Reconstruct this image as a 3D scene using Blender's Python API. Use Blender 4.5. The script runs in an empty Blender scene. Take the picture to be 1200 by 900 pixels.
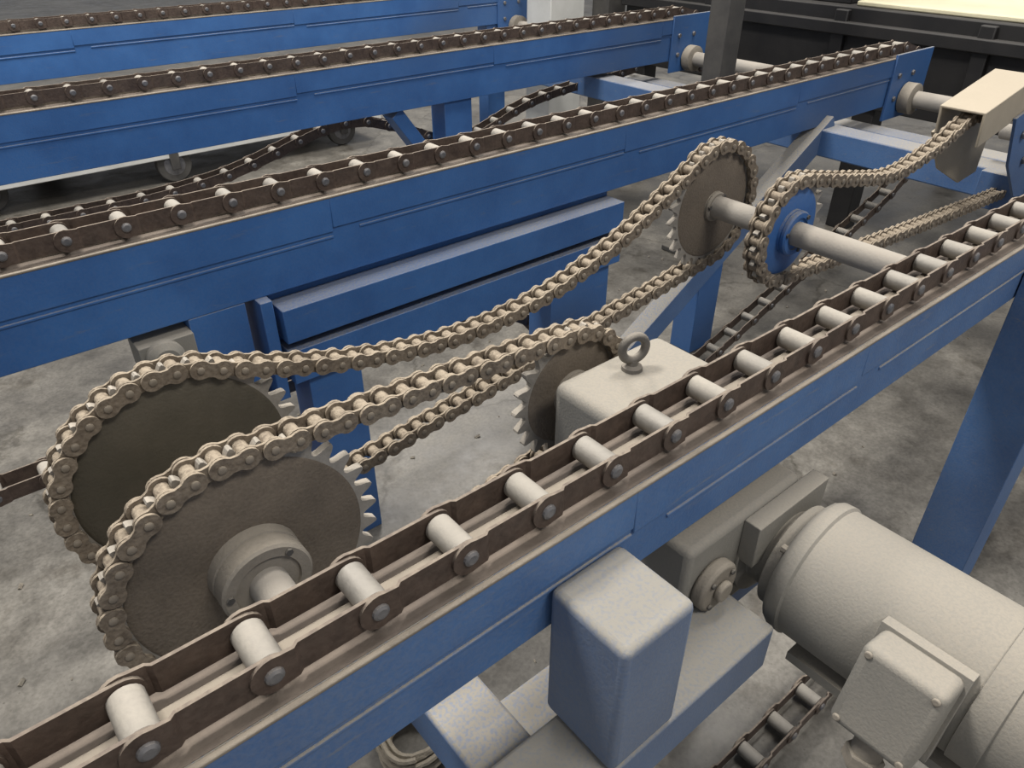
import bpy, math, random
from mathutils import Vector, Matrix
random.seed(3)
S=0.45; ZO=2.75      # unit = 0.45 m, floor at -2.75 units
sc=bpy.context.scene
sc.view_settings.view_transform='Standard'

# ---------------------------------------------------------------- materials
def mat(name,c1,c2,dust=(0.40,0.355,0.29),top=0.8,side=0.15,rough=0.6,metal=0.0,scale=30,bump=0.15,bscale=250,grime=None,gr=0.0,grain=(.88,1.1),chips=None,chipamt=.0,patch=(.55,1.15),z0=.1,z1=.85):
    m=bpy.data.materials.new(name); m.use_nodes=True
    nt=m.node_tree; N=nt.nodes; L=nt.links; N.clear()
    out=N.new('ShaderNodeOutputMaterial'); b=N.new('ShaderNodeBsdfPrincipled')
    L.new(b.outputs[0],out.inputs[0])
    tc=N.new('ShaderNodeTexCoord'); geo=N.new('ShaderNodeNewGeometry')
    n1=N.new('ShaderNodeTexNoise'); n1.inputs['Scale'].default_value=scale; n1.inputs['Detail'].default_value=6; n1.inputs['Roughness'].default_value=.65
    n2=N.new('ShaderNodeTexNoise'); n2.inputs['Scale'].default_value=scale*.25; n2.inputs['Detail'].default_value=5
    n3=N.new('ShaderNodeTexNoise'); n3.inputs['Scale'].default_value=bscale; n3.inputs['Detail'].default_value=4
    for n in (n1,n2,n3): L.new(tc.outputs['Object'],n.inputs['Vector'])
    mx=N.new('ShaderNodeMix'); mx.data_type='RGBA'
    mx.inputs['A'].default_value=(*c1,1); mx.inputs['B'].default_value=(*c2,1)
    r0=N.new('ShaderNodeMapRange'); r0.inputs[1].default_value=.35; r0.inputs[2].default_value=.65
    L.new(n1.outputs[0],r0.inputs[0]); L.new(r0.outputs[0],mx.inputs['Factor'])
    last=mx.outputs['Result']
    if grime:
        g=N.new('ShaderNodeMix'); g.data_type='RGBA'; g.inputs['B'].default_value=(*grime,1)
        rg=N.new('ShaderNodeMapRange'); rg.inputs[1].default_value=.52; rg.inputs[2].default_value=.72; rg.inputs[4].default_value=gr
        L.new(n2.outputs[0],rg.inputs[0]); L.new(rg.outputs[0],g.inputs['Factor']); L.new(last,g.inputs['A']); last=g.outputs['Result']
    if chips:
        mp=N.new('ShaderNodeMapping'); mp.inputs['Scale'].default_value=(9,50,80)
        L.new(tc.outputs['Object'],mp.inputs[0])
        n4=N.new('ShaderNodeTexNoise'); n4.inputs['Scale'].default_value=1.0; n4.inputs['Detail'].default_value=8; n4.inputs['Roughness'].default_value=.75
        L.new(mp.outputs[0],n4.inputs['Vector'])
        rc=N.new('ShaderNodeMapRange'); rc.inputs[1].default_value=.60; rc.inputs[2].default_value=.67; rc.inputs[4].default_value=chipamt
        L.new(n4.outputs[0],rc.inputs[0])
        g=N.new('ShaderNodeMix'); g.data_type='RGBA'; g.inputs['B'].default_value=(*chips,1)
        L.new(rc.outputs[0],g.inputs['Factor']); L.new(last,g.inputs['A']); last=g.outputs['Result']
    sx=N.new('ShaderNodeSeparateXYZ'); L.new(geo.outputs['Normal'],sx.inputs[0])
    rz=N.new('ShaderNodeMapRange'); rz.inputs[1].default_value=z0; rz.inputs[2].default_value=z1; rz.inputs[3].default_value=side; rz.inputs[4].default_value=top
    L.new(sx.outputs['Z'],rz.inputs[0])
    rn=N.new('ShaderNodeMapRange'); rn.inputs[1].default_value=.3; rn.inputs[2].default_value=.6; rn.inputs[3].default_value=patch[0]; rn.inputs[4].default_value=patch[1]
    L.new(n2.outputs[0],rn.inputs[0])
    mu=N.new('ShaderNodeMath'); mu.operation='MULTIPLY'; mu.use_clamp=True
    L.new(rz.outputs[0],mu.inputs[0]); L.new(rn.outputs[0],mu.inputs[1])
    rf=N.new('ShaderNodeMapRange'); rf.inputs[1].default_value=.35; rf.inputs[2].default_value=.6; rf.inputs[3].default_value=grain[0]; rf.inputs[4].default_value=grain[1]
    L.new(n3.outputs[0],rf.inputs[0])
    mu2=N.new('ShaderNodeMath'); mu2.operation='MULTIPLY'; mu2.use_clamp=True
    L.new(mu.outputs[0],mu2.inputs[0]); L.new(rf.outputs[0],mu2.inputs[1])
    d=N.new('ShaderNodeMix'); d.data_type='RGBA'; d.inputs['B'].default_value=(*dust,1)
    L.new(mu2.outputs[0],d.inputs['Factor']); L.new(last,d.inputs['A'])
    L.new(d.outputs['Result'],b.inputs['Base Color'])
    rr=N.new('ShaderNodeMapRange'); rr.inputs[3].default_value=rough; rr.inputs[4].default_value=.95
    L.new(mu2.outputs[0],rr.inputs[0]); L.new(rr.outputs[0],b.inputs['Roughness'])
    if metal>0:
        rm=N.new('ShaderNodeMapRange'); rm.inputs[3].default_value=metal; rm.inputs[4].default_value=0
        L.new(mu2.outputs[0],rm.inputs[0]); L.new(rm.outputs[0],b.inputs['Metallic'])
    bp=N.new('ShaderNodeBump'); bp.inputs['Strength'].default_value=bump; bp.inputs['Distance'].default_value=.002
    L.new(n3.outputs[0],bp.inputs['Height']); L.new(bp.outputs[0],b.inputs['Normal'])
    return m
BLUE=mat('blue_paint_dusty',(.014,.092,.29),(.026,.132,.38),dust=(.25,.24,.215),top=.8,side=.10,rough=.45,scale=6,bump=.15,grime=(.018,.045,.11),gr=.6,chips=(.14,.16,.19),chipamt=.4,grain=(.6,1.2))
BLUE2=mat('blue_paint_heavy_dust',(.020,.098,.275),(.035,.140,.36),dust=(.27,.25,.215),top=1.0,side=.22,rough=.5,scale=7,bump=.25,grime=(.02,.045,.10),gr=.5,chips=(.18,.19,.20),chipamt=.45,grain=(.7,1.15))
POST=mat('blue_post_caked_dust',(.025,.10,.26),(.04,.13,.31),dust=(.26,.245,.215),top=1.0,side=.42,rough=.6,scale=9,bump=.25,grain=(.85,1.1),patch=(.8,1.15))
LINK=mat('conveyor_chain_steel',(.042,.027,.022),(.090,.060,.047),dust=(.23,.19,.15),top=.85,side=.13,rough=.45,metal=.25,scale=40,bump=.45,bscale=180,grain=(.6,1.2))
ROLL=mat('roller_steel_dusty',(.17,.16,.145),(.26,.245,.22),dust=(.34,.31,.265),top=.8,side=.25,rough=.38,metal=.35,scale=25,bump=.15,patch=(.3,1.2))
PINM=mat('pin_head_steel',(.12,.13,.15),(.23,.23,.24),dust=(.27,.23,.19),top=.5,side=.12,rough=.38,metal=.6,scale=60)
DCH=mat('drive_chain_dusty',(.070,.050,.035),(.17,.13,.09),dust=(.31,.257,.192),top=1.0,side=.42,rough=.65,metal=.15,scale=60,bump=.8,bscale=200,grain=(.5,1.2))
DPIN=mat('drive_chain_pin',(.15,.125,.095),(.24,.20,.155),dust=(.30,.255,.195),top=.7,side=.35,rough=.5,metal=.3,scale=60)
SPR=mat('sprocket_dusty_steel',(.068,.053,.038),(.125,.098,.071),dust=(.235,.193,.147),top=.9,side=.40,rough=.7,metal=.0,scale=9,bump=.5,bscale=260,grime=(.030,.024,.018),gr=.85,patch=(.1,1.3),grain=(.65,1.15))
SPR2=mat('sprocket_greasy_steel',(.045,.040,.026),(.078,.067,.046),dust=(.20,.17,.13),top=.9,side=.16,rough=.45,metal=.1,scale=9,bump=.35,bscale=260,grime=(.03,.027,.022),gr=.5)
TOOTH=mat('sprocket_teeth',(.20,.185,.16),(.33,.305,.27),dust=(.37,.33,.275),top=.8,side=.3,rough=.5,metal=.3,scale=40,bump=.3)
HUB=mat('hub_dusty',(.14,.122,.10),(.22,.195,.16),dust=(.30,.265,.215),top=.9,side=.35,rough=.6,scale=20,bump=.35)
EYE=mat('eyebolt_steel',(.08,.075,.065),(.14,.13,.115),dust=(.27,.24,.2),top=.7,side=.15,rough=.4,metal=.4,scale=40,bump=.3)
SHAFT=mat('shaft_dusty',(.20,.19,.172),(.27,.255,.235),dust=(.31,.28,.24),top=.95,side=.5,rough=.5,scale=20,bump=.2)
MOTOR=mat('motor_dusty_paint',(.155,.156,.145),(.195,.193,.178),dust=(.29,.262,.218),top=1.0,side=.35,rough=.55,scale=7,bump=.28,bscale=320,z0=-.1,z1=.95,grain=(.8,1.12))
GUARD=mat('guard_tan_paint',(.36,.31,.23),(.42,.36,.27),dust=(.36,.31,.24),top=.8,side=.3,rough=.6,scale=15)
STRIP=mat('wear_strip',(.14,.117,.092),(.25,.215,.17),dust=(.29,.25,.20),top=.7,side=.2,rough=.5,scale=25,bump=.3,patch=(.2,1.2))
CHAN=mat('wear_channel_steel',(.042,.030,.024),(.080,.058,.046),dust=(.20,.165,.13),top=.30,side=.15,rough=.65,scale=25,bump=.3,patch=(.1,1.6))
BLACK=mat('black_paint',(.006,.006,.007),(.014,.013,.013),dust=(.06,.055,.05),top=.5,side=.05,rough=.5,scale=8)
DGREY=mat('dark_steel',(.03,.03,.032),(.06,.058,.055),dust=(.2,.18,.15),top=.7,side=.12,rough=.5,scale=12)
CREAM=mat('cream_board',(.62,.57,.38),(.72,.67,.46),dust=(.6,.55,.42),top=.3,side=.2,rough=.6,scale=5)
WHITE=mat('white_paint',(.55,.55,.52),(.68,.68,.65),dust=(.4,.37,.32),top=.5,side=.05,rough=.5,scale=5)
RUBBER=mat('rubber',(.03,.03,.03),(.05,.05,.05),dust=(.2,.18,.15),top=.5,side=.2,rough=.7,scale=20)
ROPE=mat('rope_fibre',(.20,.17,.12),(.33,.28,.21),top=.5,side=.3,rough=.9,scale=80,bump=1)
DEB=mat('debris',(.08,.065,.05),(.22,.2,.16),top=.3,side=.2,rough=.9,scale=50,bump=.6)

def floor_mat():
    m=bpy.data.materials.new('polished_concrete'); m.use_nodes=True
    nt=m.node_tree; N=nt.nodes; L=nt.links; b=N['Principled BSDF']
    tc=N.new('ShaderNodeTexCoord')
    def noise(s,d,r=.6,off=0):
        n=N.new('ShaderNodeTexNoise'); n.inputs['Scale'].default_value=s; n.inputs['Detail'].default_value=d; n.inputs['Roughness'].default_value=r
        mp=N.new('ShaderNodeMapping'); mp.inputs['Location'].default_value=(off,off,0)
        L.new(tc.outputs['Object'],mp.inputs[0]); L.new(mp.outputs[0],n.inputs['Vector']); return n
    def ramp(src,p0,c0,p1,c1):
        c=N.new('ShaderNodeValToRGB'); e=c.color_ramp.elements
        e[0].position=p0; e[0].color=(*c0,1); e[1].position=p1; e[1].color=(*c1,1); L.new(src,c.inputs[0]); return c
    def mul(a,b_,f=1):
        x=N.new('ShaderNodeMix'); x.data_type='RGBA'; x.blend_type='MULTIPLY'; x.inputs['Factor'].default_value=f
        L.new(a,x.inputs['A']); L.new(b_,x.inputs['B']); return x.outputs['Result']
    n1=noise(1.7,10,.66); n2=noise(9,10,.75); n5=noise(120,4,.6); n6=noise(4.5,8,.7,7.3)
    c1=ramp(n1.outputs[0],.34,(.080,.074,.065),.68,(.205,.190,.163))
    c2=ramp(n2.outputs[0],.34,(.60,.59,.58),.62,(1.1,1.1,1.1))
    c5=ramp(n5.outputs[0],.35,(.8,.8,.79),.6,(1.08,1.08,1.08))
    c6=ramp(n6.outputs[0],.56,(1,1,1),.66,(.52,.49,.45))
    v=N.new('ShaderNodeTexVoronoi'); v.inputs['Scale'].default_value=38; L.new(tc.outputs['Object'],v.inputs['Vector'])
    c3=ramp(v.outputs['Distance'],.03,(.45,.42,.38),.09,(1,1,1))
    v2=N.new('ShaderNodeTexVoronoi'); v2.feature='DISTANCE_TO_EDGE'; v2.inputs['Scale'].default_value=1.1
    ad=N.new('ShaderNodeMix'); ad.data_type='VECTOR'; ad.inputs['Factor'].default_value=.25
    L.new(tc.outputs['Object'],ad.inputs['A']); L.new(n1.outputs['Color'],ad.inputs['B']); L.new(ad.outputs['Result'],v2.inputs['Vector'])
    c4=ramp(v2.outputs['Distance'],.001,(.5,.48,.44),.006,(1,1,1))
    r=mul(c1.outputs[0],c2.outputs[0]); r=mul(r,c5.outputs[0]); r=mul(r,c3.outputs[0],.7); r=mul(r,c4.outputs[0],.8); r=mul(r,c6.outputs[0],.9)
    L.new(r,b.inputs['Base Color'])
    rr=N.new('ShaderNodeMapRange'); rr.inputs[1].default_value=.3; rr.inputs[2].default_value=.7; rr.inputs[3].default_value=.28; rr.inputs[4].default_value=.62
    L.new(n2.outputs[0],rr.inputs[0]); L.new(rr.outputs[0],b.inputs['Roughness'])
    return m
CONC=floor_mat()

# ---------------------------------------------------------------- mesh builder
class MB:
    def __init__(s): s.v=[]; s.f=[]; s.m=[]; s.mats=[]
    def mi(s,m):
        if m not in s.mats: s.mats.append(m)
        return s.mats.index(m)
    def add(s,vs,fs,m):
        o=len(s.v); s.v+= [tuple(p) for p in vs]; i=s.mi(m)
        for f in fs: s.f.append([o+k for k in f]); s.m.append(i)
    def obox(s,c,ax,ay,az,m):
        c=Vector(c); ax=Vector(ax); ay=Vector(ay); az=Vector(az)
        vs=[c+ax*i+ay*j+az*k for i in(-1,1) for j in(-1,1) for k in(-1,1)]
        fs=[(0,1,3,2),(4,6,7,5),(0,4,5,1),(2,3,7,6),(0,2,6,4),(1,5,7,3)]
        s.add(vs,fs,m)
    def box(s,x0,x1,y0,y1,z0,z1,m):
        s.obox(((x0+x1)/2,(y0+y1)/2,(z0+z1)/2),((x1-x0)/2,0,0),(0,(y1-y0)/2,0),(0,0,(z1-z0)/2),m)
    def revolve(s,o,d,prof,m,n=32,cap=True):
        o=Vector(o); d=Vector(d).normalized()
        a=d.orthogonal().normalized(); b=d.cross(a)
        vs=[];fs=[]
        for t,r in prof:
            for i in range(n):
                th=2*math.pi*i/n
                vs.append(o+d*t+(a*math.cos(th)+b*math.sin(th))*r)
        for k in range(len(prof)-1):
            for i in range(n):
                j=(i+1)%n
                fs.append((k*n+i,k*n+j,(k+1)*n+j,(k+1)*n+i))
        if cap:
            fs.append(tuple(range(n-1,-1,-1))); q=(len(prof)-1)*n; fs.append(tuple(range(q,q+n)))
        s.add(vs,fs,m)
    def cyl(s,p0,p1,r,m,n=24,ch=0):
        p0=Vector(p0);p1=Vector(p1);L=(p1-p0).length
        pr=[(0,r),(L,r)] if ch==0 else [(0,r-ch),(ch,r),(L-ch,r),(L,r-ch)]
        s.revolve(p0,p1-p0,pr,m,n)
    def prism(s,out,y0,y1,m,ms=None):
        n=len(out)
        vs=[(x,y0,z) for x,z in out]+[(x,y1,z) for x,z in out]
        s.add(vs,[tuple(range(n)),tuple(range(2*n-1,n-1,-1))],m)
        s.add(vs,[(i,i+n,(i+1)%n+n,(i+1)%n) for i in range(n)],ms or m)
    def torus(s,c,nrm,R,r,m,n=32,k=12):
        c=Vector(c); d=Vector(nrm).normalized(); a=d.orthogonal().normalized(); b=d.cross(a)
        vs=[];fs=[]
        for i in range(n):
            th=2*math.pi*i/n; e=a*math.cos(th)+b*math.sin(th)
            for j in range(k):
                ph=2*math.pi*j/k; vs.append(c+e*(R+r*math.cos(ph))+d*r*math.sin(ph))
        for i in range(n):
            for j in range(k):
                i2=(i+1)%n;j2=(j+1)%k
                fs.append((i*k+j,i2*k+j,i2*k+j2,i*k+j2))
        s.add(vs,fs,m)
    def tube(s,pts,r,m,k=8):
        vs=[];fs=[];n=len(pts); pts=[Vector(p) for p in pts]
        for i,p in enumerate(pts):
            d=(pts[min(i+1,n-1)]-pts[max(i-1,0)]).normalized()
            a=d.cross(Vector((0,0,1)));
            if a.length<.01:a=Vector((1,0,0))
            a.normalize(); b=d.cross(a)
            for j in range(k):
                ph=2*math.pi*j/k; vs.append(p+a*r*math.cos(ph)+b*r*math.sin(ph))
        for i in range(n-1):
            for j in range(k):
                j2=(j+1)%k; fs.append((i*k+j,(i+1)*k+j,(i+1)*k+j2,i*k+j2))
        s.add(vs,fs,m)
    def plate(s,p0,p1,ya,yb,t,R,w,m,ns=7,k0=.38,k1=.62,Rb=None):
        Rb=Rb or R
        p0=Vector(p0);p1=Vector(p1); L=(p1-p0).length; d=(p1-p0)/L; nn=Vector((-d.y,d.x))
        st=[-R*math.cos(i/(ns-1)*math.pi*.62) for i in range(ns)]
        e=[L+Rb*math.cos(i/(ns-1)*math.pi*.62) for i in range(ns-1,-1,-1)]
        mid=[L*q for q in sorted({k0,(k0+k1)/2,k1,.7})]
        ss=[q for q in st if q<mid[0]-1e-4]+mid+[q for q in e if q>mid[-1]+1e-4]
        vs=[];fs=[]
        for q in ss:
            h=w if 0<q<L else 0
            if abs(q)<R: h=max(h,math.sqrt(max(R*R-q*q,0)))
            if abs(q-L)<Rb: h=max(h,math.sqrt(max(Rb*Rb-(q-L)**2,0)))
            h=max(h,R*.12)
            k=min(1,max(0,(q/L-k0)/(k1-k0))); y=ya+(yb-ya)*k
            c=p0+d*q; a=c+nn*h; b=c-nn*h
            vs+=[(a.x,y-t/2,a.y),(a.x,y+t/2,a.y),(b.x,y+t/2,b.y),(b.x,y-t/2,b.y)]
        n=len(ss)
        for i in range(n-1):
            o=i*4
            for j in range(4):
                fs.append((o+j,o+(j+1)%4,o+4+(j+1)%4,o+4+j))
        fs.append((0,1,2,3)); fs.append((n*4-1,n*4-2,n*4-3,n*4-4))
        s.add(vs,fs,m)
    def finish(s,name,bevel=0,seg=2,parent=None,ang=35):
        vs=[Vector((x*S,y*S,(z+ZO)*S)) for x,y,z in s.v]
        mn=Vector([min(v[i] for v in vs) for i in range(3)]); mxx=Vector([max(v[i] for v in vs) for i in range(3)])
        c=(mn+mxx)/2
        me=bpy.data.meshes.new(name); me.from_pydata([v-c for v in vs],[],s.f)
        for m in s.mats: me.materials.append(m)
        me.polygons.foreach_set('material_index',s.m)
        import bmesh
        bm=bmesh.new(); bm.from_mesh(me); bmesh.ops.recalc_face_normals(bm,faces=bm.faces); bm.to_mesh(me); bm.free()
        me.shade_smooth(); me.set_sharp_from_angle(angle=math.radians(ang))
        ob=bpy.data.objects.new(name,me); sc.collection.objects.link(ob); ob.location=c
        if bevel:
            b=ob.modifiers.new('bev','BEVEL'); b.width=bevel*S; b.segments=seg; b.limit_method='ANGLE'; b.angle_limit=math.radians(40); b.harden_normals=False
        if parent: ob.parent=parent
        return ob

# ---------------------------------------------------------------- chains
def resample(path,pitch,closed):
    P=[Vector(p) for p in path]
    if closed: P.append(P[0])
    cum=[0]
    for i in range(len(P)-1): cum.append(cum[-1]+(P[i+1]-P[i]).length)
    L=cum[-1]; n=round(L/pitch)
    if closed and n%2: n+=1
    sp=L/n; out=[]; k=0
    for i in range(n if closed else n+1):
        t=i*sp
        while k<len(cum)-2 and cum[k+1]<t: k+=1
        u=(t-cum[k])/max(cum[k+1]-cum[k],1e-9)
        out.append(P[k].lerp(P[k+1],min(u,1)))
    return out

def conveyor_chain(path,yc,name='conveyor_chain',pitch=.1865,fixed=None):
    mb=MB()
    pins=fixed or resample(path,pitch,False)
    ro=.0565; ri=.0500; t=.0065
    for i,p in enumerate(pins):
        if i<len(pins)-1:
            q=pins[i+1]
            for s_ in (-1,1):
                mb.plate(p,q,yc+s_*ro,yc+s_*ri,t,.0375,.0325,LINK,k0=.205,k1=.25,Rb=.0325)
        a=yc-ri+.004
        mb.revolve((p[0],a,p[1]),(0,1,0),[(0,.024),(.004,.028),(2*ri-.012,.028),(2*ri-.008,.024)],ROLL,20)
        mb.revolve((p[0],yc-ro-.003,p[1]),(0,-1,0),[(0,.0165),(.005,.0155),(.008,.010)],PINM,14)
        mb.revolve((p[0],yc+ro+.003,p[1]),(0,1,0),[(0,.0165),(.005,.0155),(.008,.010)],PINM,12)
    return mb.finish(name,ang=25)

DP=.0572
def roller_chain(pins,yc,name='roller_chain'):
    mb=MB(); n=len(pins)
    for i in range(n):
        p=pins[i]; q=pins[(i+1)%n]
        o=.0315 if i%2 else .0235
        jt=random.uniform(-.0012,.0012)
        for s_ in (-1,1):
            mb.plate(p,q,yc+s_*o+jt,yc+s_*o+jt,.0065,.0260,.0185,DCH,ns=6)
        mb.cyl((p.x,yc-.020,p.y),(p.x,yc+.020,p.y),.0175,DCH,12)
        mb.revolve((p.x,yc-.034,p.y),(0,-1,0),[(0,.0095),(.005,.0095),(.007,.006)],DPIN,10)
        mb.revolve((p.x,yc+.034,p.y),(0,1,0),[(0,.0095),(.005,.0095),(.007,.006)],DPIN,8)
    return mb.finish(name,ang=40)

def arc(c,R,a0,a1,n=60):
    return [Vector((c[0]+R*math.cos(math.radians(a0+(a1-a0)*i/n)),c[1]+R*math.sin(math.radians(a0+(a1-a0)*i/n)))) for i in range(n+1)]
def bez(c0,R0,f0,c1,R1,f1,h0,h1,n=80):
    f0=math.radians(f0);f1=math.radians(f1)
    P0=Vector((c0[0]+R0*math.cos(f0),c0[1]+R0*math.sin(f0))); T0=Vector((math.sin(f0),-math.cos(f0)))
    P3=Vector((c1[0]+R1*math.cos(f1),c1[1]+R1*math.sin(f1))); T1=Vector((math.sin(f1),-math.cos(f1)))
    P1=P0+T0*h0; P2=P3-T1*h1; out=[]
    for i in range(1,n):
        t=i/n; out.append(P0*(1-t)**3+P1*3*t*(1-t)**2+P2*3*t*t*(1-t)+P3*t**3)
    return out
def loop(cL,RL,cR,RR,tl,tr,br,bl,ht,hb):
    p=bez(cL,RL,tl,cR,RR,tr,ht,ht)
    p+=arc(cR,RR,tr,br)
    p+=bez(cR,RR,br,cL,RL,bl,hb,hb)
    p+=arc(cL,RL,bl,tl-360)
    return resample(p[:-1],DP,True)

def rad(N): return DP/(2*math.sin(math.pi/N))
NC,NB,NG=33,26,21
RC,RB,RG=rad(NC),rad(NB),rad(NG)
C=(.30,-1.28); B=(2.46,-1.06); G=(1.29,-1.235); H=(5.05,-1.18)
Y1,Y2,Y3=1.72,1.30,1.37
ch1=loop(C,RC,B,RB,67,121,-82,-82,.78,.6)
ch2=loop(C,RC,G,RG,84.6,84.6,-82,-82,.3,.3)
def cat(pts,n=30):
    out=[]
    P=[Vector(p) for p in pts]
    P=[P[0]*2-P[1]]+P+[P[-1]*2-P[-2]]
    for i in range(1,len(P)-2):
        for k in range(n):
            t=k/n; a,b,c,d=P[i-1:i+3]
            out.append(.5*((2*b)+(c-a)*t+(2*a-5*b+4*c-d)*t*t+(3*b-a-3*c+d)*t**3))
    out.append(P[-2]); return out
p3=cat([(B[0]+RG*math.cos(math.radians(76)),B[1]+RG*math.sin(math.radians(76))),(2.85,-.945),(3.20,-1.0),(3.55,-.955),(3.85,-.875),(4.4,-.87),(5.0,H[1]+RB)])
p3+=arc(H,RB,88,-92)+bez(H,RB,-93,B,RG,-96,.6,.6)+arc(B,RG,-96,76-360)
ch3=resample(p3[:-1],DP,True)
roller_chain(ch1,Y1); roller_chain(ch2,Y2); roller_chain(ch3,Y3)

def sprocket(c,y,N,pins,hubr,hub_front,hub_back,blue=False,disc=SPR):
    R=rad(N); mb=MB()
    on=[p for p in pins if abs((p-Vector(c)).length-R)<.002]
    p=on[len(on)//2]
    ph=math.atan2(p.y-c[1],p.x-c[0])
    out=[]
    prof=[(0,-.0175),(.13,-.015),(.24,-.005),(.33,.009),(.42,.019),(.5,.022),(.58,.019),(.67,.009),(.76,-.005),(.87,-.015)]
    for i in range(N):
        for u,dr in prof:
            th=ph+2*math.pi*(i+u)/N; r=R+dr
            out.append((c[0]+r*math.cos(th),c[1]+r*math.sin(th)))
    mb.prism(out,y-.010,y+.010,TOOTH)
    mb.revolve((c[0],y-.015,c[1]),(0,1,0),[(0,R-.034),(.004,R-.026),(.026,R-.026),(.030,R-.034)],disc,96)
    hm=BLUE if blue else HUB
    if hub_front:
        L=hub_front
        mb.revolve((c[0],y-.012,c[1]),(0,-1,0),[(0,hubr*1.02),(L*.35,hubr*1.0),(L*.38,hubr*.96),(L*.45,hubr*.96),(L*.48,hubr),(L-.006,hubr),(L,hubr-.006),(L,hubr*.72),(L-.008,hubr*.70),(L-.008,.03)],hm,48)
        for k in range(3):
            a=math.radians(50+120*k); rr=hubr*.84
            mb.cyl((c[0]+rr*math.cos(a),y-.012-L+.002,c[1]+rr*math.sin(a)),(c[0]+rr*math.cos(a),y-.012-L-.006,c[1]+rr*math.sin(a)),.009,DGREY,6)
    if hub_back:
        mb.revolve((c[0],y+.012,c[1]),(0,1,0),[(0,hubr),(hub_back-.006,hubr),(hub_back,hubr-.006)],hm,40)
    return mb.finish('chain_sprocket',ang=30)
sprocket(C,Y2,NC,ch2,.105,.085,.03)
sprocket(C,Y1,NC,ch1,.09,0,.06,disc=SPR2)
sprocket(B,Y1,NB,ch1,.06,.02,.08)
sprocket(B,Y3,NG,ch3,.085,.035,.03,blue=True,disc=BLUE)
sprocket(G,Y2,NG,ch2,.07,.04,.03)
sprocket(H,Y3,NB,ch3,.07,.04,.04)

def shaft(x,z,y0,y1,r,name='drive_shaft',bear=()):
    mb=MB(); mb.cyl((x,y0,z),(x,y1,z),r,SHAFT,32,.004)
    for y in bear:
        mb.revolve((x,y,z),(0,1,0),[(0,r*1.9),(.01,r*2.1),(.05,r*2.1),(.06,r*1.9)],MOTOR,32)
        mb.box(x-.15,x+.15,y+.002,y+.025,z-.06,z+.06,MOTOR)
    return mb.finish(name)
shaft(C[0],C[1],.925,1.98,.044,bear=(.925,1.86))
shaft(B[0],B[1],.925,1.80,.045)
shaft(H[0],H[1],.925,1.6,.045)
mb=MB(); mb.box(.22,.38,1.96,2.06,-2.75,-1.385,DGREY)
mb.box(.12,.48,1.90,2.12,-2.75,-2.72,DGREY)
mb.finish('shaft_support_stand',bevel=.008)

# ---------------------------------------------------------------- rails
def rail(face,zt,zb,legs,depth=.19,x0=-1.2,x1=6.15,m=BLUE,groove=.13,segs=None,endplate=True):
    mb=MB()
    mb.box(x0,x1,face,face+depth,zb,zt,m)
    x=x0; k=0
    for L in segs:
        e=min(x+L,x1-.02); g=zt-groove+(.010 if k%2 else -.006)
        mb.box(x,e,face-.007,face+.01,g,zt,m)
        mb.box(x+.12,e,face-.005,face+.01,g-.028,g-.016,m)
        x=e; k+=1
        if x>=x1-.03: break
    mb.box(x0,x1,face+.008,face+.160,zt-.002,zt+.005,CHAN)
    mb.box(x0,x1,face+.066,face+.104,zt,zt+.024,STRIP)
    mb.box(x0,x1,face-.009,face+.004,zt-.004,zt+.006,STRIP)
    mb.box(x0,x1,face+.164,face+.174,zt-.004,zt+.012,STRIP)
    if endplate:
        mb.box(x1-.42,x1+.12,face-.022,face-.004,zb-.10,zt+.03,m)
        for i in range(2):
            for j in range(2):
                px=x1-.33+.2*i; pz=zb+.05+.16*j
                mb.cyl((px,face-.020,pz),(px,face-.036,pz),.02,PINM,6)
    for (a,b,ya,yb,zz) in legs: 
        mb.box(a,b,ya,yb,-2.75,zz,m)
    return mb
n='conveyor_rail'
mb=rail(.74,-1.05,-1.30,[(3.08,3.29,.50,.735,-1.12)],depth=.18,m=BLUE2,groove=.12,segs=[1.1,1.05,.95,1.3,1.4,2])
mb.finish(n,bevel=.005)
mb=MB()
mb.box(.70,.905,.52,.732,-1.56,-1.165,POST)
mb.finish('support_post',bevel=.018,seg=3)
mb=MB()
mb.box(.50,1.30,.52,.70,-1.72,-1.562,POST)
mb.box(.50,.66,.70,2.30,-1.78,-1.63,BLUE2)
mb.box(.50,.66,.52,.70,-2.75,-1.72,BLUE2)
mb.box(.50,.66,2.30,2.46,-2.75,-1.63,BLUE2)
mb.box(.66,1.75,.74,.88,-1.84,-1.70,BLUE2)
mb.box(.66,1.75,1.06,1.20,-1.84,-1.70,BLUE2)
mb.box(1.60,1.75,.88,1.06,-2.75,-1.70,BLUE2)
mb.finish('motor_support_frame',bevel=.01)
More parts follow.
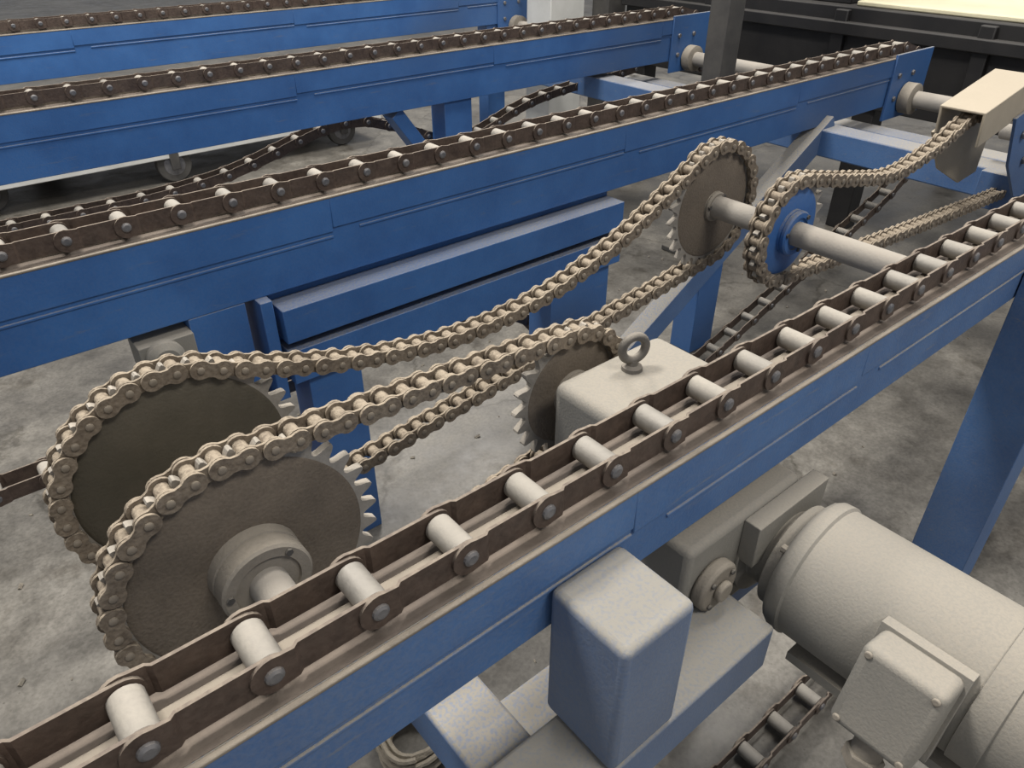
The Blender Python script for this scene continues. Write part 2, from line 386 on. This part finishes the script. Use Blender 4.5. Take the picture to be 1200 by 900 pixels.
# middle rail
mb=rail(2.65,-1.01,-1.34,[(.62,.84,2.65,2.85,-1.34),(3.85,4.08,2.68,2.86,-1.34)],groove=.135,segs=[2.45,1.7,1.6,1.3,2])
mb.box(.95,2.90,2.57,2.70,-1.535,-1.385,BLUE)
mb.box(.95,2.90,2.57,2.70,-1.73,-1.575,BLUE)
mb.box(.95,2.90,2.70,2.76,-1.70,-1.34,BLUE)
mb.box(.88,.93,2.60,2.85,-1.80,-1.34,BLUE)
mb.box(1.02,1.27,2.60,2.78,-2.75,-1.72,BLUE)
mb.box(2.42,2.85,2.60,2.78,-2.75,-1.72,BLUE)
mb.box(.42,.62,2.62,2.76,-1.50,-1.38,MOTOR)
mb.revolve((.50,2.63,-1.44),(0,-1,0),[(0,.07),(.03,.07),(.05,.045),(.05,.02)],MOTOR,24)
def brace(mb,xa,za,xb,zb,y0,y1,w,m):
    a=Vector((xa,0,za));b=Vector((xb,0,zb)); d=(b-a); L=d.length; d/=L; nn=Vector((-d.z,0,d.x))
    c=(a+b)/2; c.y=(y0+y1)/2
    mb.obox(c,d*L/2,(0,(y1-y0)/2,0),nn*w/2,m)
brace(mb,5.0,-1.34,2.90,-2.60,2.60,2.72,.15,BLUE2)
mb.finish(n,bevel=.006)
mb=rail(4.70,-.965,-1.31,[(3.25,3.50,4.72,4.9,-1.31),(-1.0,-.75,4.72,4.9,-1.31)],groove=.13,segs=[3.3,1.6,1.9,1.6,2])
brace(mb,2.85,-1.33,3.3,-1.95,4.74,4.88,.10,BLUE)
mb.finish(n,bevel=.006)
mb=rail(7.2,-.925,-1.265,[(5.6,5.85,7.22,7.4,-1.26),(-.5,-.25,7.22,7.4,-1.26)],groove=.13,segs=[2.6,1.9,1.9,1.6,2])
mb.finish(n,bevel=.006)
mb=MB(); mb.box(4.85,5.05,.925,7.19,-1.52,-1.345,BLUE2); mb.finish('cross_beam',bevel=.01)
mb=MB(); mb.box(5.50,5.70,.925,7.19,-1.66,-1.46,BLUE2); mb.finish('cross_beam',bevel=.01)
mb=MB(); mb.cyl((5.98,.6,-1.30),(5.98,7.5,-1.30),.06,SHAFT,24)
for y in (.60,2.53,4.58,7.08):
    mb.revolve((5.98,y,-1.30),(0,1,0),[(0,.08),(.01,.11),(.09,.11),(.1,.09)],HUB,24)
mb.finish('tail_shaft')

def toprun(face,zt,x0,x1,phase):
    z=zt+.055; P=.1865; pins=[]; i=math.ceil((x0-phase)/P)
    while phase+i*P<x1: pins.append(Vector((phase+i*P,z+random.uniform(-.0008,.0008)))); i+=1
    cz=-1.30; R=z-cz
    da=math.degrees(2*math.asin(P/2/R)); cx=pins[-1].x+.02
    for s_ in range(1,int(150/da)):
        th=math.radians(90-da*s_); pins.append(Vector((cx+R*math.cos(th),cz+R*math.sin(th))))
    return pins
conveyor_chain(None,.825,fixed=toprun(.74,-1.05,-1.1,6.05,.1633))
conveyor_chain(None,2.735,fixed=toprun(2.65,-1.01,-1.1,6.05,.14))
conveyor_chain(None,4.785,fixed=toprun(4.7,-.965,-1.1,6.05,.1))
conveyor_chain(None,7.285,fixed=toprun(7.2,-.925,-1.1,6.0,.1))
conveyor_chain(cat([(-1.1,-1.97),(.3,-1.97),(2.2,-2.0),(2.7,-2.3),(2.9,-2.6)]),2.98)
conveyor_chain(cat([(3.3,-2.70),(3.65,-2.69),(4.0,-2.59),(4.9,-2.29),(5.85,-1.97),(6.15,-1.75)]),2.50)
conveyor_chain(cat([(-1.1,-1.60),(.6,-1.64),(1.6,-1.60),(2.5,-1.40),(3.0,-1.5),(3.6,-1.70),(4.4,-1.5),(5.6,-1.40)]),5.02)
conveyor_chain(cat([(.9,-2.70),(1.5,-2.70),(2.8,-2.70),(3.6,-2.70)]),.62)

# ---------------------------------------------------------------- gearmotor
emp=bpy.data.objects.new('gearmotor',None); sc.collection.objects.link(emp)
MX,MZ=1.52,-1.53
mb=MB()
mb.box(1.14,1.56,.95,1.21,-1.69,-1.10,MOTOR)
mb.finish('gearbox_housing',bevel=.03,seg=4,parent=emp)
mb=MB()
mb.box(1.14,1.62,.70,1.0,-1.69,-1.345,MOTOR)
mb.finish('gearbox_lower_housing',bevel=.02,seg=3,parent=emp)
mb=MB()
mb.revolve((MX,.72,MZ),(0,-1,0),[(0,.165),(.03,.165),(.035,.12),(.09,.12),(.095,.155),(.125,.155)],MOTOR,48)
mb.box(1.36,1.68,.65,.70,-1.50,-1.36,MOTOR)
for px in (1.2,1.5):
    mb.cyl((px,.80,-1.345),(px,.80,-1.325),.018,HUB,6)
mb.cyl((1.24,.70,-1.50),(1.24,.66,-1.50),.075,HUB,32,.008)
mb.cyl((1.24,.66,-1.50),(1.24,.64,-1.50),.03,HUB,20,.004)
for k in range(4):
    a=math.radians(45+90*k); mb.cyl((1.24+.055*math.cos(a),.66,-1.5+.055*math.sin(a)),(1.24+.055*math.cos(a),.652,-1.5+.055*math.sin(a)),.009,DGREY,6)
mb.cyl((G[0],.95,G[1]),(G[0],1.34,G[1]),.045,SHAFT,24)
mb.revolve((G[0],1.21,G[1]),(0,1,0),[(0,.11),(.012,.10),(.02,.07)],MOTOR,32)
mb.finish('mounting_flange',bevel=.006,parent=emp)
mb=MB()
mb.revolve((MX,.60,MZ),(0,-1,0),[(0,.12),(.006,.165),(.015,.186),(.03,.196),(.06,.198),(.066,.191),(.50,.191),(.502,.197),(.56,.197),(.562,.191),(.66,.19),(.70,.18),(.71,.12)],MOTOR,64)
mb.box(MX-.15,MX+.15,.06,.5,MZ-.20,MZ-.17,MOTOR)
for k in range(4):
    a=math.radians(45+90*k)
    mb.cyl((MX+.17*math.cos(a),.580,MZ+.17*math.sin(a)),(MX+.17*math.cos(a),.602,MZ+.17*math.sin(a)),.012,HUB,8)
mb.finish('motor_body',parent=emp)
th=math.radians(16); nv=Vector((-math.cos(th),0,math.sin(th))); tv=Vector((math.sin(th),0,math.cos(th)))
bc=Vector((MX,.215,MZ-.025))+nv*.25
mb=MB(); mb.obox(bc,nv*.07,(0,.092,0),tv*.112,MOTOR)
mb.finish('conduit_box',bevel=.02,seg=4,parent=emp)
mb=MB(); mb.obox(bc-nv*.055,nv*.02,(0,.101,0),tv*.122,MOTOR)
for dy in(-1,1):
    for dz in(-1,1):
        p=bc+Vector((0,dy*.073,0))+tv*dz*.092+nv*.067
        mb.cyl(p,p+nv*.008,.009,HUB,12,.002)
q=bc-tv*.11; mb.cyl(q,q-tv*.07,.035,HUB,20,.004); mb.cyl(q-tv*.06,q-tv*.10,.045,HUB,6,.004)
mb.finish('conduit_box_base',bevel=.006,parent=emp)
mb=MB()
e=Vector((1.353,1.12,-1.10)); F=Vector((.30,.95,0)).normalized()
mb.revolve(e,(0,0,1),[(0,.030),(.010,.028),(.016,.016),(.03,.014)],EYE,20)
mb.torus(e+Vector((0,0,.066)),F,.036,.0125,EYE)
mb.finish('lifting_eyebolt',parent=emp)

# ---------------------------------------------------------------- chain guard
mb=MB()
d=Vector((1,0,.19)).normalized(); up=Vector((-.19,0,1)).normalized()
o=Vector((3.77,0,-.83)); L=.52
yc=(1.285+1.475)/2
mb.obox(o+d*L/2+Vector((0,yc,0)),d*L/2,(0,.101,0),up*.006,GUARD)
for y in (1.285,1.475):
    mb.obox(o+d*L/2+Vector((0,y,0))-up*.075,d*L/2,(0,.006,0),up*.080,GUARD)
mb.prism([(3.79,-.95),(4.28,-.86),(4.50,-.95),(4.50,-1.28),(4.30,-1.30),(3.98,-1.16)],1.482,1.494,GUARD)
mb.prism([(4.12,-.90),(4.40,-.85),(4.70,-.92),(4.70,-1.40),(4.50,-1.36),(4.25,-1.15)],1.262,1.276,BLUE2)
for (bx,bz) in ((4.28,-1.0),(4.42,-1.15),(4.5,-.98)):
    mb.cyl((bx,1.262,bz),(bx,1.245,bz),.022,PINM,6)
mb.box(4.62,4.72,1.262,1.494,-1.50,-1.30,BLUE2)
mb.box(4.62,4.85,1.262,1.494,-1.50,-1.44,BLUE2)
mb.finish('chain_guard',bevel=.004)

# ---------------------------------------------------------------- surroundings
mb=MB(); mb.box(5.22,5.42,3.75,3.93,-2.75,1.6,DGREY); mb.box(5.1,5.54,3.65,4.03,-2.75,-2.70,DGREY); mb.finish('steel_column',bevel=.01)
mb=MB(); mb.box(5.95,6.45,6.55,6.95,-2.75,.8,WHITE); mb.finish('white_column',bevel=.01)
mb=MB(); mb.box(6.62,6.9,6.35,6.6,-2.75,.8,DGREY); mb.finish('steel_column',bevel=.01)
mb=MB()
mb.box(6.75,7.3,-2.5,6.2,-1.62,-.84,BLACK)
mb.box(6.9,7.6,3.7,6.2,-.84,1.2,BLACK)
for y in (-.5,1.0,2.4,3.6,5.0): mb.box(6.70,6.76,y,y+.12,-1.6,-.86,BLACK)
for y in (-2.0,3.2,5.9): mb.box(6.8,7.0,y,y+.2,-2.75,-1.6,BLACK)
mb.box(6.66,6.76,-2.5,6.2,-1.05,-.95,BLACK)
mb.box(6.85,9.5,-2.5,3.62,-.838,-.80,CREAM)
for y in (-2.2,3.2): mb.box(9.2,9.4,y,y+.2,-2.75,-.838,BLACK)
mb.finish('black_machine_frame',bevel=.01)
mb=MB()
mb.box(-1.0,5.0,8.75,10.6,-2.44,-2.24,WHITE)
mb.box(-1.0,5.0,8.70,8.76,-2.47,-2.20,WHITE)
for (x,y) in ((.55,9.0),(2.35,8.80),(4.5,8.9),(1.3,10.4),(4.6,10.4)):
    mb.revolve((x,y-.05,-2.56),(0,1,0),[(0,.13),(.0,.185),(.02,.19),(.08,.19),(.10,.185),(.10,.13)],RUBBER,28)
    mb.revolve((x,y-.07,-2.56),(0,1,0),[(0,.05),(.02,.12),(.12,.12),(.14,.05)],PINM,20)
    mb.box(x-.05,x+.05,y-.11,y-.09,-2.6,-2.40,DGREY); mb.box(x-.05,x+.05,y+.09,y+.11,-2.6,-2.40,DGREY)
mb.finish('wheeled_cart',bevel=.008)
mb=MB(); pts=[]
for i in range(420):
    a=i*.16; k=i/420
    R=.13-.035*math.sin(k*9)**2+random.uniform(-.003,.003)
    pts.append((.74+R*math.cos(a)*1.1,1.47+R*math.sin(a),-2.735+.11*k+.006*math.sin(a*3)))
mb.tube(pts,.011,ROPE,6); mb.finish('rope_coil')
mb=MB()
for i in range(420):
    if i<300:
        cx,cy=[(.0,2.0),(.35,1.75),(1.0,1.2),(1.9,1.1),(2.6,1.9),(3.6,2.2)][i%6]
        x=random.gauss(cx,.28); y=random.gauss(cy,.25); r=random.uniform(.002,.007)
        if y<.9: continue
    else:
        x=random.uniform(-.5,6); y=random.uniform(.9,4.5); r=random.uniform(.004,.011)
    a=Vector((random.gauss(0,1),random.gauss(0,1),random.gauss(0,.3))).normalized()
    b=a.orthogonal().normalized(); c=a.cross(b)
    mb.obox((x,y,-2.75+r*.6),a*r*random.uniform(.6,1.8),b*r*.7,c*r*.6,DEB)
mb.finish('floor_debris')
mb=MB(); mb.box(-8,22,-8,30,-2.85,-2.75,CONC); mb.finish('floor')

# ---------------------------------------------------------------- light
def area(x,y,z,sx,sy,p,col=(1,.96,.90)):
    l=bpy.data.lights.new('overhead_light','AREA'); l.shape='RECTANGLE'; l.size=sx; l.size_y=sy; l.energy=p; l.color=col
    o=bpy.data.objects.new('overhead_light',l); sc.collection.objects.link(o); o.location=(x,y,z); return o
area(-.6,2.2,4.6,1.2,.8,210)
area(2.6,1.2,5.0,1.8,.8,165)
area(1.0,-2.2,4.8,2.0,.9,140)
area(3.5,5.0,5.0,1.8,.8,230)
w=bpy.data.worlds.new('World'); sc.world=w; w.use_nodes=True
w.node_tree.nodes['Background'].inputs[0].default_value=(.93,.95,1,1); w.node_tree.nodes['Background'].inputs[1].default_value=.42

# ---------------------------------------------------------------- camera
cam=bpy.data.cameras.new('camera'); co=bpy.data.objects.new('camera',cam); sc.collection.objects.link(co)
cam.sensor_width=36; cam.lens=26.1; cam.clip_start=.02
co.location=(0,0,ZO*S)
co.rotation_euler=Vector((.5298,.6416,-.5548)).to_track_quat('-Z','Y').to_euler()
sc.camera=co
